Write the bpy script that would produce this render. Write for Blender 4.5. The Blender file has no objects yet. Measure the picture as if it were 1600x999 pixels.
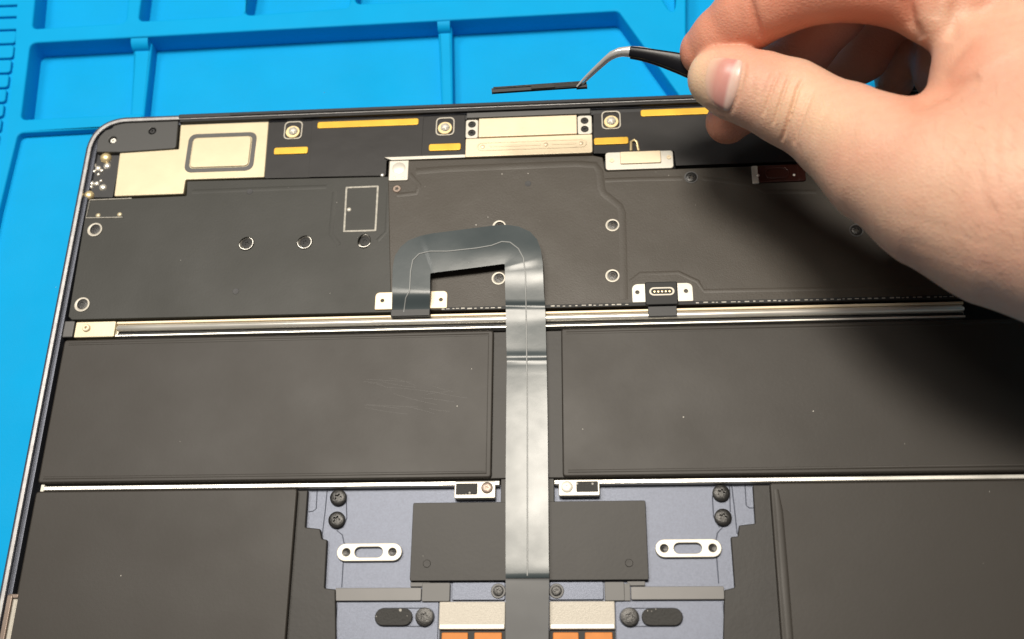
import bpy, bmesh, math, random
import numpy as np
from mathutils import Vector, Matrix
from mathutils.bvhtree import BVHTree
random.seed(7)
scene = bpy.context.scene
COL = scene.collection
MM = 0.001

# ------------------------------------------------------------------ camera
F_PX, RA, RB, RC = 1669.9, 0.40933, 0.07803, 0.00814
CAM = np.array([19.80, -210.63, 300.43])          # mm; z = 0 is the rim of the open laptop
def rotm(a, b, c):
    ca, sa, cb, sb, cc, sc = math.cos(a), math.sin(a), math.cos(b), math.sin(b), math.cos(c), math.sin(c)
    rx = np.array([[1, 0, 0], [0, ca, -sa], [0, sa, ca]])
    ry = np.array([[cb, 0, sb], [0, 1, 0], [-sb, 0, cb]])
    rz = np.array([[cc, -sc, 0], [sc, cc, 0], [0, 0, 1]])
    return rz @ ry @ rx
RM = rotm(RA, RB, RC)
cd = bpy.data.cameras.new('camera')
cam = bpy.data.objects.new('camera', cd); COL.objects.link(cam)
cam.matrix_world = Matrix.Translation(Vector(CAM * MM)) @ Matrix(RM.tolist()).to_4x4()
cd.sensor_width = 36.0; cd.lens = F_PX / 1600.0 * 36.0
cd.clip_start = 0.005; cd.clip_end = 20
cd.dof.use_dof = True; cd.dof.focus_distance = .325; cd.dof.aperture_fstop = 11
scene.camera = cam

# ------------------------------------------------------------------ room light
world = bpy.data.worlds.new('World'); scene.world = world; world.use_nodes = True
bg = world.node_tree.nodes['Background']
bg.inputs[0].default_value = (1.0, 0.97, 0.93, 1); bg.inputs[1].default_value = 0.12
def area(name, loc, target, size, power, color):
    l = bpy.data.lights.new(name, 'AREA'); l.shape = 'RECTANGLE'
    l.size, l.size_y = size; l.energy = power; l.color = color
    o = bpy.data.objects.new(name, l); COL.objects.link(o)
    o.location = loc
    o.rotation_euler = (Vector(target) - Vector(loc)).to_track_quat('-Z', 'Y').to_euler()
    return o
area('ceiling_lamp', (-0.05, 0.15, 1.08), (0, -0.10, 0), (0.30, 0.24), 13.5, (1.0, 0.92, 0.80))
area('ceiling_lamp_beyond', (-0.50, 0.25, 1.05), (0, -0.10, 0), (0.34, 0.30), 5.0, (1.0, 0.95, 0.87))
scene.view_settings.view_transform = 'Standard'
scene.view_settings.look = 'None'
scene.view_settings.exposure = 0.0
scene.view_settings.gamma = 1.0
scene.view_settings.use_curve_mapping = False

# ------------------------------------------------------------------ helpers
def P(px, py, z=0.0):
    """where the line of sight through a photo point meets the level z (mm)"""
    d = RM @ np.array([px - 800.0, -(py - 499.5), -F_PX])
    t = (z - CAM[2]) / d[2]
    return (CAM[0] + t * d[0], CAM[1] + t * d[1])
def P3(px, py, z):
    x, y = P(px, py, z); return (x, y, z)
def PP(pts, z): return [P(a, b, z) for a, b in pts]
def RECT(p, q, z):
    (x0, y0), (x1, y1) = P(*p, z), P(*q, z)
    x0, x1 = sorted((x0, x1)); y0, y1 = sorted((y0, y1))
    return x0, y0, x1, y1
def project(v):
    c = (np.asarray(v) - CAM) @ RM
    return np.stack([800 + F_PX * c[:, 0] / -c[:, 2], 499.5 - F_PX * c[:, 1] / -c[:, 2]], 1)

def rnd(poly, r, n=5):
    """round the corners of a polygon; r a number or one per corner"""
    out = []; N = len(poly)
    rs = r if isinstance(r, (list, tuple)) else [r] * N
    for i in range(N):
        p = Vector(poly[i]); a = Vector(poly[i - 1]); b = Vector(poly[(i + 1) % N])
        if rs[i] <= 0: out.append(tuple(p)); continue
        u = (a - p); v = (b - p); lu, lv = u.length, v.length
        u.normalize(); v.normalize()
        ang = u.angle(v)
        if ang > math.pi - .05: out.append(tuple(p)); continue
        d = min(rs[i] / math.tan(ang / 2), lu * .48, lv * .48)
        s, e = p + u * d, p + v * d
        for k in range(n + 1):
            t = k / n
            out.append(tuple((1 - t) ** 2 * s + 2 * t * (1 - t) * (p * .85 + (s + e) * .075) + t * t * e))
    return out
def box2(x0, y0, x1, y1): return [(x0, y0), (x1, y0), (x1, y1), (x0, y1)]
def circ(x, y, r, n=20, ry=None):
    return [(x + r * math.cos(2 * math.pi * k / n), y + (ry or r) * math.sin(2 * math.pi * k / n)) for k in range(n)]
def stadium(x0, y0, x1, y1, n=8):
    r = (y1 - y0) / 2; cy = (y0 + y1) / 2; o = []
    for k in range(n + 1):
        a = -math.pi / 2 + math.pi * k / n; o.append((x1 - r + r * math.cos(a), cy + r * math.sin(a)))
    for k in range(n + 1):
        a = math.pi / 2 + math.pi * k / n; o.append((x0 + r + r * math.cos(a), cy + r * math.sin(a)))
    return o

def wpos(o):
    v = Vector(o.location)
    while o.parent: o = o.parent; v += o.location
    return v
def link(name, me, mat, parent=None, smooth=None, flat_top=False):
    """me has world mm coordinates; recentre on its bounding box and link"""
    n = len(me.vertices); co = np.empty(n * 3, np.float32); me.vertices.foreach_get('co', co)
    co = co.reshape(-1, 3) * MM
    c = (co.min(0) + co.max(0)) / 2; 
    if not parent: c[2] = co[:, 2].min()
    co -= c; me.vertices.foreach_set('co', co.ravel()); me.update()
    if mat is not None and len(me.materials) == 0: me.materials.append(mat)
    if smooth is not None:
        me.polygons.foreach_set('use_smooth', [not (flat_top and abs(p.normal.z) > .99) for p in me.polygons])
        if smooth < 179: me.set_sharp_from_angle(angle=math.radians(smooth))
        if flat_top: me.polygons.foreach_set('use_smooth', [abs(p.normal.z) < .99 for p in me.polygons])
    o = bpy.data.objects.new(name, me); COL.objects.link(o)
    w = Vector(c.tolist())
    if parent: o.parent = parent; w = w - wpos(parent)
    o.location = w
    return o
def mesh(name, verts, faces, mat, parent=None, smooth=None):
    me = bpy.data.meshes.new(name); me.from_pydata([tuple(v) for v in verts], [], faces); me.validate()
    return link(name, me, mat, parent, smooth)
def plate(name, outer, z0, z1, mat, parent=None, holes=(), bevel=.15, res=2, smooth=40):
    cu = bpy.data.curves.new(name, 'CURVE'); cu.dimensions = '2D'; cu.fill_mode = 'BOTH'
    bevel = min(bevel, (z1 - z0) * .45)
    cu.extrude = (z1 - z0) / 2 - bevel; cu.bevel_depth = bevel; cu.bevel_resolution = res; cu.offset = -bevel
    for poly in [outer] + list(holes):
        s = cu.splines.new('POLY'); s.points.add(len(poly) - 1); s.use_cyclic_u = True
        for p, q in zip(s.points, poly): p.co = (q[0], q[1], 0, 1)
    ob = bpy.data.objects.new('tmp', cu)
    me = bpy.data.meshes.new_from_object(ob)
    bpy.data.objects.remove(ob); bpy.data.curves.remove(cu)
    me.name = name; me.transform(Matrix.Translation((0, 0, (z0 + z1) / 2))); me.materials.clear()
    bm = bmesh.new(); bm.from_mesh(me); bmesh.ops.remove_doubles(bm, verts=bm.verts, dist=1e-4)
    bmesh.ops.recalc_face_normals(bm, faces=bm.faces); bm.to_mesh(me); bm.free()
    return link(name, me, mat, parent, smooth, True)
def lathe(profile, n=24, lobes=0):
    """profile [(r, z)] top centre outwards"""
    vs, fs = [], []
    for q_, (r0, z) in enumerate(profile):
        for k in range(n):
            a = 2 * math.pi * k / n; r = r0 * (1 + .28 * math.cos(5 * a)) if lobes and 0 < q_ < 3 else r0
            vs.append((r * math.cos(a), r * math.sin(a), z))
    for i in range(len(profile) - 1):
        for k in range(n):
            a, b = i * n + k, i * n + (k + 1) % n
            fs.append((a, a + n, b + n, b))
    if profile[0][0] < .1: fs.append(tuple(range(n)))
    fs.append(tuple(reversed(range((len(profile) - 1) * n, len(profile) * n))))
    return vs, fs
_cache = {}
def turned(name, x, y, z, profile, mat, parent, n=24):
    key = (name, tuple(profile), mat.name)
    if key not in _cache:
        if 'screw' in name and name != 'screw_well': n = 40
        vs, fs = lathe(profile, n, 5 if n == 40 else 0)
        me = bpy.data.meshes.new(name); me.from_pydata([(a * MM, b * MM, c * MM) for a, b, c in vs], [], fs); me.validate()
        me.materials.append(mat); me.polygons.foreach_set('use_smooth', [True] * len(me.polygons))
        me.set_sharp_from_angle(angle=math.radians(35)); _cache[key] = me
    o = bpy.data.objects.new(name, _cache[key]); COL.objects.link(o)
    o.parent = parent; o.location = Vector((x, y, z)) * MM - wpos(parent)
    return o
def tube(name, pts, r, mat, parent=None, n=8, flat=1.0):
    """round bar along a 3D path"""
    pts = [Vector(p) for p in pts]; vs, fs = [], []
    rs = r if isinstance(r, (list, tuple)) else [r] * len(pts)
    for i, p in enumerate(pts):
        t = (pts[min(i + 1, len(pts) - 1)] - pts[max(i - 1, 0)]).normalized()
        u = t.cross(Vector((0, 0, 1)));  u = u.normalized() if u.length > 1e-6 else Vector((1, 0, 0))
        w = u.cross(t)
        for k in range(n):
            a = 2 * math.pi * k / n
            vs.append(p + u * math.cos(a) * rs[i] + w * math.sin(a) * rs[i] * flat)
    for i in range(len(pts) - 1):
        for k in range(n):
            a, b = i * n + k, i * n + (k + 1) % n
            fs.append((a, b, b + n, a + n))
    fs.append(tuple(reversed(range(n)))); fs.append(tuple(range((len(pts) - 1) * n, len(pts) * n)))
    return mesh(name, vs, fs, mat, parent, 40)
def empty(name, loc_mm, label, cat):
    o = bpy.data.objects.new(name, None); COL.objects.link(o)
    o.location = Vector(loc_mm) * MM; o.empty_display_size = .01
    o['label'] = label; o['category'] = cat
    return o

# ------------------------------------------------------------------ materials
def material(name, color, rough=.5, metal=0.0, spec=.5, var=0.0, vscale=120, bump=0.0, bscale=900, specks=0.0, sscale=170,
             rvar=0.0, coat=0.0, streak=0.0, dent=0.0, color2=None):
    m = bpy.data.materials.new(name); m.use_nodes = True
    nt = m.node_tree; nd = nt.nodes; L = nt.links; b = nd['Principled BSDF']
    b.inputs['Base Color'].default_value = (*color, 1); b.inputs['Roughness'].default_value = rough
    b.inputs['Metallic'].default_value = metal; b.inputs['Specular IOR Level'].default_value = spec
    b.inputs['Coat Weight'].default_value = coat
    tc = nd.new('ShaderNodeNewGeometry')
    out = None
    if var or color2:
        n = nd.new('ShaderNodeTexNoise'); n.inputs['Scale'].default_value = vscale; n.inputs['Detail'].default_value = 5
        L.new(tc.outputs['Position'], n.inputs['Vector'])
        mx = nd.new('ShaderNodeMix'); mx.data_type = 'RGBA'
        mr = nd.new('ShaderNodeMapRange'); mr.inputs[1].default_value = .3; mr.inputs[2].default_value = .7
        L.new(n.outputs['Fac'], mr.inputs[0]); L.new(mr.outputs[0], mx.inputs[0])
        c2 = color2 or tuple(c * (1 + var) for c in color)
        c1 = color if color2 else tuple(c * (1 - var) for c in color)
        mx.inputs[6].default_value = (*c1, 1); mx.inputs[7].default_value = (*c2, 1)
        out = mx.outputs[2]
    if streak:
        mp = nd.new('ShaderNodeMapping'); mp.inputs['Scale'].default_value = (22, 900, 50); mp.inputs['Rotation'].default_value = (0, 0, .12)
        n = nd.new('ShaderNodeTexNoise'); n.inputs['Scale'].default_value = 1; n.inputs['Detail'].default_value = 4
        L.new(tc.outputs['Position'], mp.inputs[0]); L.new(mp.outputs[0], n.inputs['Vector'])
        mr = nd.new('ShaderNodeMapRange'); mr.inputs[1].default_value = .55; mr.inputs[2].default_value = .80
        mr.inputs[3].default_value = 0; mr.inputs[4].default_value = streak
        L.new(n.outputs['Fac'], mr.inputs[0])
        mx = nd.new('ShaderNodeMix'); mx.data_type = 'RGBA'; L.new(mr.outputs[0], mx.inputs[0])
        if out: L.new(out, mx.inputs[6])
        else: mx.inputs[6].default_value = (*color, 1)
        mx.inputs[7].default_value = (.16, .15, .135, 1); out = mx.outputs[2]
    if specks:
        v = nd.new('ShaderNodeTexVoronoi'); v.inputs['Scale'].default_value = sscale
        fl_ = nd.new('ShaderNodeVectorMath'); fl_.operation = 'MULTIPLY'; fl_.inputs[1].default_value = (1, 1, .02)
        L.new(tc.outputs['Position'], fl_.inputs[0]); L.new(fl_.outputs[0], v.inputs['Vector'])
        wn = nd.new('ShaderNodeMath'); wn.operation = 'LESS_THAN'
        sep = nd.new('ShaderNodeSeparateColor'); L.new(v.outputs['Color'], sep.inputs[0])
        lim = nd.new('ShaderNodeMath'); lim.operation = 'MULTIPLY_ADD'        # size varies per cell
        L.new(sep.outputs[0], lim.inputs[0]); lim.inputs[1].default_value = specks * 3.2; lim.inputs[2].default_value = -specks * 2.2
        L.new(v.outputs['Distance'], wn.inputs[0]); L.new(lim.outputs[0], wn.inputs[1])
        mx = nd.new('ShaderNodeMix'); mx.data_type = 'RGBA'; L.new(wn.outputs[0], mx.inputs[0])
        if out: L.new(out, mx.inputs[6])
        else: mx.inputs[6].default_value = (*color, 1)
        mx.inputs[7].default_value = (.42, .40, .36, 1); out = mx.outputs[2]
    if out: L.new(out, b.inputs['Base Color'])
    if rvar:
        n = nd.new('ShaderNodeTexNoise'); n.inputs['Scale'].default_value = 45; n.inputs['Detail'].default_value = 6
        L.new(tc.outputs['Position'], n.inputs['Vector'])
        mr = nd.new('ShaderNodeMapRange'); mr.inputs[1].default_value = .3; mr.inputs[2].default_value = .7
        mr.inputs[3].default_value = rough - rvar; mr.inputs[4].default_value = rough + rvar
        L.new(n.outputs['Fac'], mr.inputs[0]); L.new(mr.outputs[0], b.inputs['Roughness'])
    if bump:
        n = nd.new('ShaderNodeTexNoise'); n.inputs['Scale'].default_value = bscale; n.inputs['Detail'].default_value = 3
        L.new(tc.outputs['Position'], n.inputs['Vector'])
        bp = nd.new('ShaderNodeBump'); bp.inputs['Strength'].default_value = bump; bp.inputs['Distance'].default_value = .0004
        L.new(n.outputs['Fac'], bp.inputs['Height']); L.new(bp.outputs[0], b.inputs['Normal'])
        if dent:
            n2 = nd.new('ShaderNodeTexNoise'); n2.inputs['Scale'].default_value = 38; n2.inputs['Detail'].default_value = 3
            L.new(tc.outputs['Position'], n2.inputs['Vector'])
            b2 = nd.new('ShaderNodeBump'); b2.inputs['Strength'].default_value = dent; b2.inputs['Distance'].default_value = .004
            L.new(n2.outputs['Fac'], b2.inputs['Height']); L.new(b2.outputs[0], bp.inputs['Normal'])
    return m
M = {}
M['mat'] = material('blue_silicone', (.0, .335, .69), .62, spec=.12, var=.03, vscale=55, bump=.16, bscale=1300, specks=.024, sscale=120, rvar=.08, dent=.03)
M['case'] = material('midnight_aluminium', (.085, .092, .115), .38, metal=.6, var=.08, bump=.08, bscale=5000)
M['edge'] = material('silver_aluminium_edge', (.44, .43, .43), .38, metal=.45, var=.16, vscale=400)
M['well'] = material('dark_well', (.012, .013, .016), .6)
M['plastic'] = material('black_plastic', (.020, .020, .022), .5, bump=.05, bscale=3000)
M['board'] = material('black_shield_film', (.028, .028, .024), .50, spec=.38, var=.05, vscale=10, bump=.06, bscale=1800, specks=.055, sscale=240, rvar=.04, dent=.05)
M['film'] = material('brown_black_film', (.043, .035, .026), .48, spec=.40, var=.06, vscale=14, bump=.12, bscale=2600, specks=.055, sscale=240, rvar=.04, dent=.07)
M['cell'] = material('black_battery_wrap', (.032, .0275, .023), .50, spec=.36, var=.05, vscale=9, bump=.03, bscale=900, specks=.055, sscale=240, rvar=.03, dent=.02)
M['flange'] = material('battery_flange', (.025, .0225, .020), .50, spec=.36, var=.06, bump=.06, bscale=900, specks=.02, dent=.05)
M['flex'] = material('black_flex', (.014, .0125, .0125), .45, spec=.38, bump=.05, bscale=2500, specks=.02, dent=.08)
M['cream'] = material('nickel_cream', (.62, .54, .37), .42, metal=.40, var=.04, bump=.04, bscale=1200, dent=.05)
M['nickel'] = material('nickel_plate', (.74, .62, .44), .42, metal=.30, var=.05, bump=.05, bscale=1500)
M['white'] = material('white_nickel', (.62, .59, .52), .42, metal=.25, var=.05, bump=.04)
M['steel'] = material('polished_steel', (.90, .87, .80), .34, metal=.72, rvar=.08)
M['gold'] = material('gold_pad', (.82, .48, .05), .36, metal=.35, var=.16, vscale=90, bump=.03, dent=.06)
M['goldm'] = material('gold_metal', (.85, .68, .38), .35, metal=.6)
M['screw'] = material('black_screw', (.030, .029, .028), .35, metal=.5, bump=.2, bscale=2500)
M['hole'] = material('hole_black', (.006, .006, .006), .6)
M['lav'] = material('midnight_topcase', (.140, .155, .200), .45, metal=.40, var=.08, vscale=1800, bump=.18, bscale=6000, dent=.04)
M['lavdark'] = material('engraved_line', (.05, .06, .09), .6)
M['grey'] = material('grey_flex', (.085, .083, .082), .45, var=.05)
M['greylight'] = material('grey_flex_light', (.14, .135, .132), .42, var=.05)
M['shield'] = material('rough_nickel', (.40, .37, .32), .5, metal=.25, var=.06, vscale=2600, bump=.2, bscale=3500)
M['copper'] = material('copper_pad', (.62, .21, .032), .5, spec=.3, var=.10, vscale=200)
M['foam'] = material('black_foam', (.03, .029, .027), .7, bump=.6, bscale=1600, specks=.36, sscale=900)  # pale specks painted in for small sparkles on the foam
M['mark'] = material('pale_print', (.30, .285, .25), .45, metal=.3, var=.25, vscale=900)
M['bronze'] = material('bronze_clip', (.22, .17, .14), .38, metal=.6, var=.1)
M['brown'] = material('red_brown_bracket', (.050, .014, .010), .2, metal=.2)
M['cable'] = material('slate_flex_cable', (.050, .064, .069), .28, spec=.42, var=.06, vscale=40, bump=.02, bscale=500, specks=.02, rvar=.05, dent=.05)
M['tape'] = material('dark_cable_tape', (.075, .077, .080), .45, spec=.4, var=.08, specks=.03)
M['ring'] = material('dull_nickel_ring', (.46, .43, .37), .45, metal=.3, var=.1)
M['corner'] = material('black_corner_plastic', (.055, .055, .054), .45, bump=.05, bscale=3000)
M['trace'] = material('cable_seam', (.22, .23, .23), .4)
M['tweezer'] = material('black_coating', (.006, .006, .008), .36, spec=.35, bump=.05, bscale=3000)
M['chrome'] = material('tweezer_steel', (.88, .87, .85), .24, metal=.65, rvar=.08)

# ------------------------------------------------------------------ blue repair mat
MT, MW, MF = -9.0, -12.0, -18.0      # rib tops, work area, tray floors
matr = empty('repair_mat', (0, -100, -21), 'bright blue silicone repair mat with moulded trays under the laptop', 'repair mat')
outer = rnd(box2(-260, -330, 330, 130), 8)
A = lambda *p: rnd(PP(p, MT), 2.2)
pockets = [
    A((66, -120), (212, -120), (196, 36), (50, 45)),
    A((236, -120), (390, -120), (380, 24), (216, 33)),
    A((408, -120), (560, -120), (545, 12), (382, 24)),
    A((560, -120), (950, -120), (935, -10), (555, 6)),
    rnd([P(47, 67, MT), P(966, 17, MT), P(1062, 150, MT), (P(1062, 170, MT)[0], .5), (P(225, 150, MT)[0], .5), P(227, 177, MT), P(32, 187, MT)], 2.2),
    A((1006, -60), (1056, 40), (1056, -60)),
    A((1072, -60), (1072, 90), (1200, 200), (1500, 200), (1500, -60)),
]
# the first two lower trays and the work area share the laptop's side; the work area is a shallow recess
work = rnd([P(28, 208, MT), P(-2, 330, MT), P(-120, 900, MT), (-215, -300), (300, -300), (300, -3), P(240, 196, MT)], 2)
ridge_zone = rnd(PP([(-200, -60), (33, -60), (27, 70), (12, 240), (-12, 345), (-200, 345)], MT), [0, 1, 5, 3, 3, 0])
pockets[6] = rnd([P(1072, -60, MT), P(1072, 90, MT), (P(1130, 100, MT)[0], .5), (P(1600, 100, MT)[0], .5), P(1600, -60, MT)], 2.2)
plate('tray_floor', outer, -21, MF, M['mat'], matr, bevel=.5)
plate('tray_frame', rnd(box2(-259, -329, 329, 129), 8), MF - .5, MT, M['mat'], matr, holes=pockets + [work, ridge_zone], bevel=.7, res=3)
def grow(poly, d):
    c = Vector((sum(p[0] for p in poly) / len(poly), sum(p[1] for p in poly) / len(poly)))
    return [tuple(Vector(p) + (Vector(p) - c).normalized() * d) for p in poly]
plate('work_floor', grow(work, 1.0), MF - .4, MW, M['mat'], matr, bevel=.2)
plate('ridge_floor', grow(ridge_zone, .6), MF - .3, MT - 1.6, M['mat'], matr, bevel=.2)
lines = [-30, -10, 8, 26, 46, 68, 91, 114, 137, 160, 183, 206, 230]
for i in range(len(lines) - 1):
    a, b = lines[i] + 1.5, lines[i + 1] - 1.5
    xe = 31 if b < 60 else 26 - (b - 62) * .17
    plate('ridge', rnd(PP([(-190, a + 8), (xe, a), (xe - (b - a) * .12, b), (-190, b + 8)], MT), [0, 1.2, 1.2, 0]), MT - 1.9, MT - .2, M['mat'], matr, bevel=.45)
# low dividers between the lower trays, each with a fillet up the tray wall
ZD = -12.6
for a, b, c, d in (((209, 66), (238, 64), (224, 190), (203, 190)), ((684, 38), (706, 37), (708, 170), (690, 170))):
    plate('divider', rnd(PP((a, b, c, d), ZD), .6), MF - .2, ZD, M['mat'], matr, bevel=.8, res=3)
    xa, xb = P(*a, ZD)[0], P(*b, ZD)[0]; yw = P((a[0] + b[0]) / 2, a[1] - 6, MT)[1]
    vs = []
    for k in range(7):
        t = k / 6 * math.pi / 2
        for x in (xa + .35, xb - .35):
            vs.append((x, yw + .6 - 3.6 * math.sin(t), MT - .5 - 3.6 * (1 - math.cos(t))))
    n = len(vs); vs += [(x, y, -14) for x, y, z in vs]
    fs = [(2 * k, 2 * k + 1, 2 * k + 3, 2 * k + 2) for k in range(6)] + [(2 * k, 2 * k + 2, 2 * k + 2 + n, 2 * k + n) for k in range(6)] + [(2 * k + 3, 2 * k + 1, 2 * k + 1 + n, 2 * k + 3 + n) for k in range(6)]
    mesh('divider_fillet', vs, fs, M['mat'], matr, 40)

# ------------------------------------------------------------------ laptop
lap = empty('laptop', (0, -107, MW + .02), 'opened laptop lying face down with its bottom cover off, black batteries and circuit board showing', 'laptop')
W2 = 152.0
full = rnd(box2(-W2, -215, W2, 0), 12, 10)
inner = rnd(box2(-W2 + 1.9, -213, W2 - 1.9, -1.9), 10.4, 10)
inner2 = rnd(box2(-W2 + 3.3, -211.5, W2 - 3.3, -3.2), 9, 10)
plate('display_lid', rnd(box2(-W2 + .3, -214.7, W2 - .3, -.3), 12, 10), MW + .03, -7.7, M['case'], lap, bevel=.8, res=3)
case = plate('base_case', full, -7.6, 0, M['case'], lap, holes=[inner], bevel=.75, res=3)
plate('rim_ledge', grow(inner, .3), -7.0, -1.5, M['case'], case, holes=[inner2], bevel=.2)
plate('case_floor', grow(inner, .3), -7.2, -6.2, M['well'], case, bevel=.1)
# lighter silver edge running round the rim
edge_o = rnd(box2(-W2 + .95, -214.0, W2 - .95, -.95), 11.2, 10)
edge_i = rnd(box2(-W2 + 1.95, -213, W2 - 1.95, -1.95), 10.4, 10)
plate('rim_edge', edge_o, -.6, .07, M['edge'], case, holes=[edge_i], bevel=.06)

# black hinge cover along the back and the grey strip in front of it
hx0 = P(279, 186, 0)[0]
plate('hinge_cover', rnd(box2(hx0, -1.75, 147, -.15), .5), -3, .5, M['plastic'], lap, bevel=.4)
plate('hinge_bed', box2(hx0 + .3, -5.0, 147, -1.9), -4, -2.2, M['plastic'], lap, bevel=.1)
plate('hinge_strip', rnd(box2(hx0 + .3, -3.0, 147, -1.85), .25), -3, -.2, M['flex'], lap, bevel=.25)
plate('hinge_gasket', rnd(RECT((290, 0), (420, 0), 0)[:1] and box2(P(360, 180)[0], -1.6, P(1600, 150)[0], -1.0), .2), .3, .7, M['well'], lap, bevel=.1)

# corner cover, speaker module and side connector
cc = PP([(151, 238), (152, 222), (156, 213), (165, 204), (175, 201), (180, 192), (279, 187), (275, 232), (189, 238)], -1)
corner = plate('corner_cover', rnd(cc, [0, .3, .3, .5, .4, .4, .3, 1.2, .2]), -4, -.9, M['corner'], lap, bevel=.25,
               holes=[circ(*P(176, 219, -1), 1.4), circ(*P(238, 205, -1), 1.3)])
S_HEAD = [(.01, -.5), (.33, -.5), (.37, 0), (.8, 0), (1.0, -.18), (1.0, -1.0)]
def scr(px, py, z, r, m='screw', parent=None, name='screw'):
    x, y = P(px, py, z)
    return turned(name, x, y, z, [(a * r, b * min(r, 1.6)) for a, b in S_HEAD], M[m], parent or lap)
DOME = [(.01, .0), (.35, -.03), (.7, -.18), (.93, -.42), (1.0, -.8), (1.0, -1.6)]
def dome(name, px, py, z, r, m, parent=None):
    x, y = P(px, py, z)
    return turned(name, x, y, z, [(a * r, b * r) for a, b in DOME], M[m], parent or lap, 18)
scr(177, 220, -1.5, 1.1, 'steel', corner); scr(238, 205, -1.6, 1.0, 'plastic', corner)
sp = PP([(187, 239), (279, 233), (282, 195), (420, 190), (413, 277), (290, 281), (286.5, 303), (178, 307)], -1.6)
spk = plate('speaker_module', rnd(sp, [.5, .2, .4, .4, .4, .3, .5, .6]), -5, -1.6, M['cream'], lap, bevel=.3)
q = [(291, 210), (404, 206), (399, 266), (284, 269)]
x0, y0, x1, y1 = P(287, 268, -1.4)[0], P(340, 268, -1.4)[1], P(402, 206, -1.4)[0], P(345, 208, -1.4)[1]
plate('speaker_groove', rnd(box2(x0, y0, x1, y1), 2.6, 8), -1.8, -1.45, M['grey'], spk, holes=[rnd(box2(x0 + 1.5, y0 + 1.5, x1 - 1.5, y1 - 1.5), 1.7, 8)], bevel=.12)
plate('speaker_diaphragm', rnd(box2(x0 + 1.7, y0 + 1.7, x1 - 1.7, y1 - 1.7), 1.6, 8), -1.8, -1.15, M['cream'], spk, bevel=.3)
conn = plate('side_connector', rnd(PP([(143, 240), (189, 240), (176, 309), (132, 309)], -2.6), .3), -5, -2.6, M['plastic'], lap, bevel=.2)
dome('standoff', 163, 244, -1.2, 2.0, 'goldm', conn); dome('standoff', 136.5, 303, -1.2, 1.8, 'goldm', conn)
for px, py, r in [(145, 257, .75), (152, 262, .8), (166, 258, 1.0), (146, 267, .5), (153, 272, .45), (158, 266, .5), (141, 285.5, .85), (140, 291, .7), (150, 286, .7), (159.5, 291.5, 1.0), (157, 282, .4)]:
    dome('contact_pin', px, py, -1.9, r * 1.35, 'steel', conn)

# flexible printed black boards along the back
fl = PP([(419, 190), (727, 179), (727, 245), (604, 251), (603, 275), (413, 279)], -2)
flexL = plate('antenna_flex', rnd(fl, .4), -4, -2.0, M['flex'], lap, bevel=.15)
plate('flex_overlay', rnd(PP([(488, 188), (662, 181), (658, 248), (604, 251), (603, 274), (482, 277)], -1.9), .4), -2.1, -1.88, M['flex'], flexL, bevel=.06)
xr = 146
fr = PP([(927, 178), (1100, 170)], -2) + [(xr, P(1100, 170, -2)[1]), (xr, P(1060, 259, -2)[1])] + PP([(1056, 259), (1053, 236), (946, 240), (927, 240)], -2)
flexR = plate('antenna_flex', rnd(fr, .4), -4, -2.0, M['flex'], lap, bevel=.15)
for a, b, h, par in [((496, 195), (654, 191), 2.6, flexL), ((428, 236), (481, 235), 2.7, flexL), ((670, 230.5), (720, 229.5), 2.7, flexL), ((928, 221), (982, 219.5), 2.7, flexR), ((1001, 177), (1140, 172), 2.6, flexR)]:
    ax, ay = P(*a, -1.7); bx, by = P(*b, -1.7); cy = (ay + by) / 2
    plate('gold_contact', rnd(box2(ax, cy - h / 2, bx, cy + h / 2), .7), -2.2, -1.6, M['gold'], par, bevel=.2)
for px, py, par in [(457, 204, flexL), (695, 198, flexL), (955, 188, flexR)]:
    x, y = P(px, py, -1)
    plate('screw_bracket', rnd(box2(x - 3.2, y - 3.0, x + 3.2, y + 4.2), 1.6), -2.2, -1.7, M['ring'], par, holes=[rnd(box2(x - 2.75, y - 2.55, x + 2.75, y + 3.75), 1.3)], bevel=.1)
    turned('washer', x, y - .3, -1.3, [(1.2, 0), (2.3, 0), (2.45, -.2), (2.45, -.9)], M['goldm'], par)
    dome('screw', px, py - 1, -.4, 1.65, 'white', par)
tube('gold_loop', [P3(986, 236, -1.6), P3(986, 222, -1.5), P3(991, 219, -1.5), P3(995, 222, -1.5), P3(998, 236, -1.6)], .45, M['goldm'], flexR)

# display connector with its two covers
dc = empty if False else None
(cx0, cy0), (cx1, cy1) = P(727, 247, -1.5), P(926, 240, -1.5)
yb = (cy0 + cy1) / 2 + .1
yt = P(826, 214.5, -1.5)[1]
low = plate('connector_cover', rnd(box2(cx0, yb, cx1, yt), [.3, .8, .3, .3]), -4, -1.1, M['nickel'], lap, bevel=.2)
e0, e1 = P(745, 230, -1)[0], P(917, 224, -1)[0]; ey = (yb + yt) / 2 + .2
plate('embossed_oval', stadium(e0, ey - 1.65, e1, ey + 1.65), -1.3, -.92, M['nickel'], low, holes=[stadium(e0 + .45, ey - 1.25, e1 - .45, ey + 1.25)], bevel=.12)
for px in (754, 853, 908): turned('rivet', P(px, 228, -1)[0], ey, -.85, [(.01, 0), (.5, 0), (.75, -.15), (.75, -.5)], M['nickel'], low, 14)
plate('embossed_rib', stadium(P(765, 228, -1)[0], ey - .3, P(845, 228, -1)[0], ey + .3), -1.3, -.95, M['nickel'], low, bevel=.12)
plate('embossed_rib', stadium(P(862, 228, -1)[0], ey - .3, P(900, 228, -1)[0], ey + .3), -1.3, -.95, M['nickel'], low, bevel=.12)
u0, u1 = P(748, 200, -1)[0], P(901.5, 200, -1)[0]; yt2 = P(826, 183, -1)[1]
top = plate('connector_shield', rnd(box2(u0, yt + .25, u1, yt2), .3), -4, -.8, M['nickel'], lap, bevel=.2)
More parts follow.
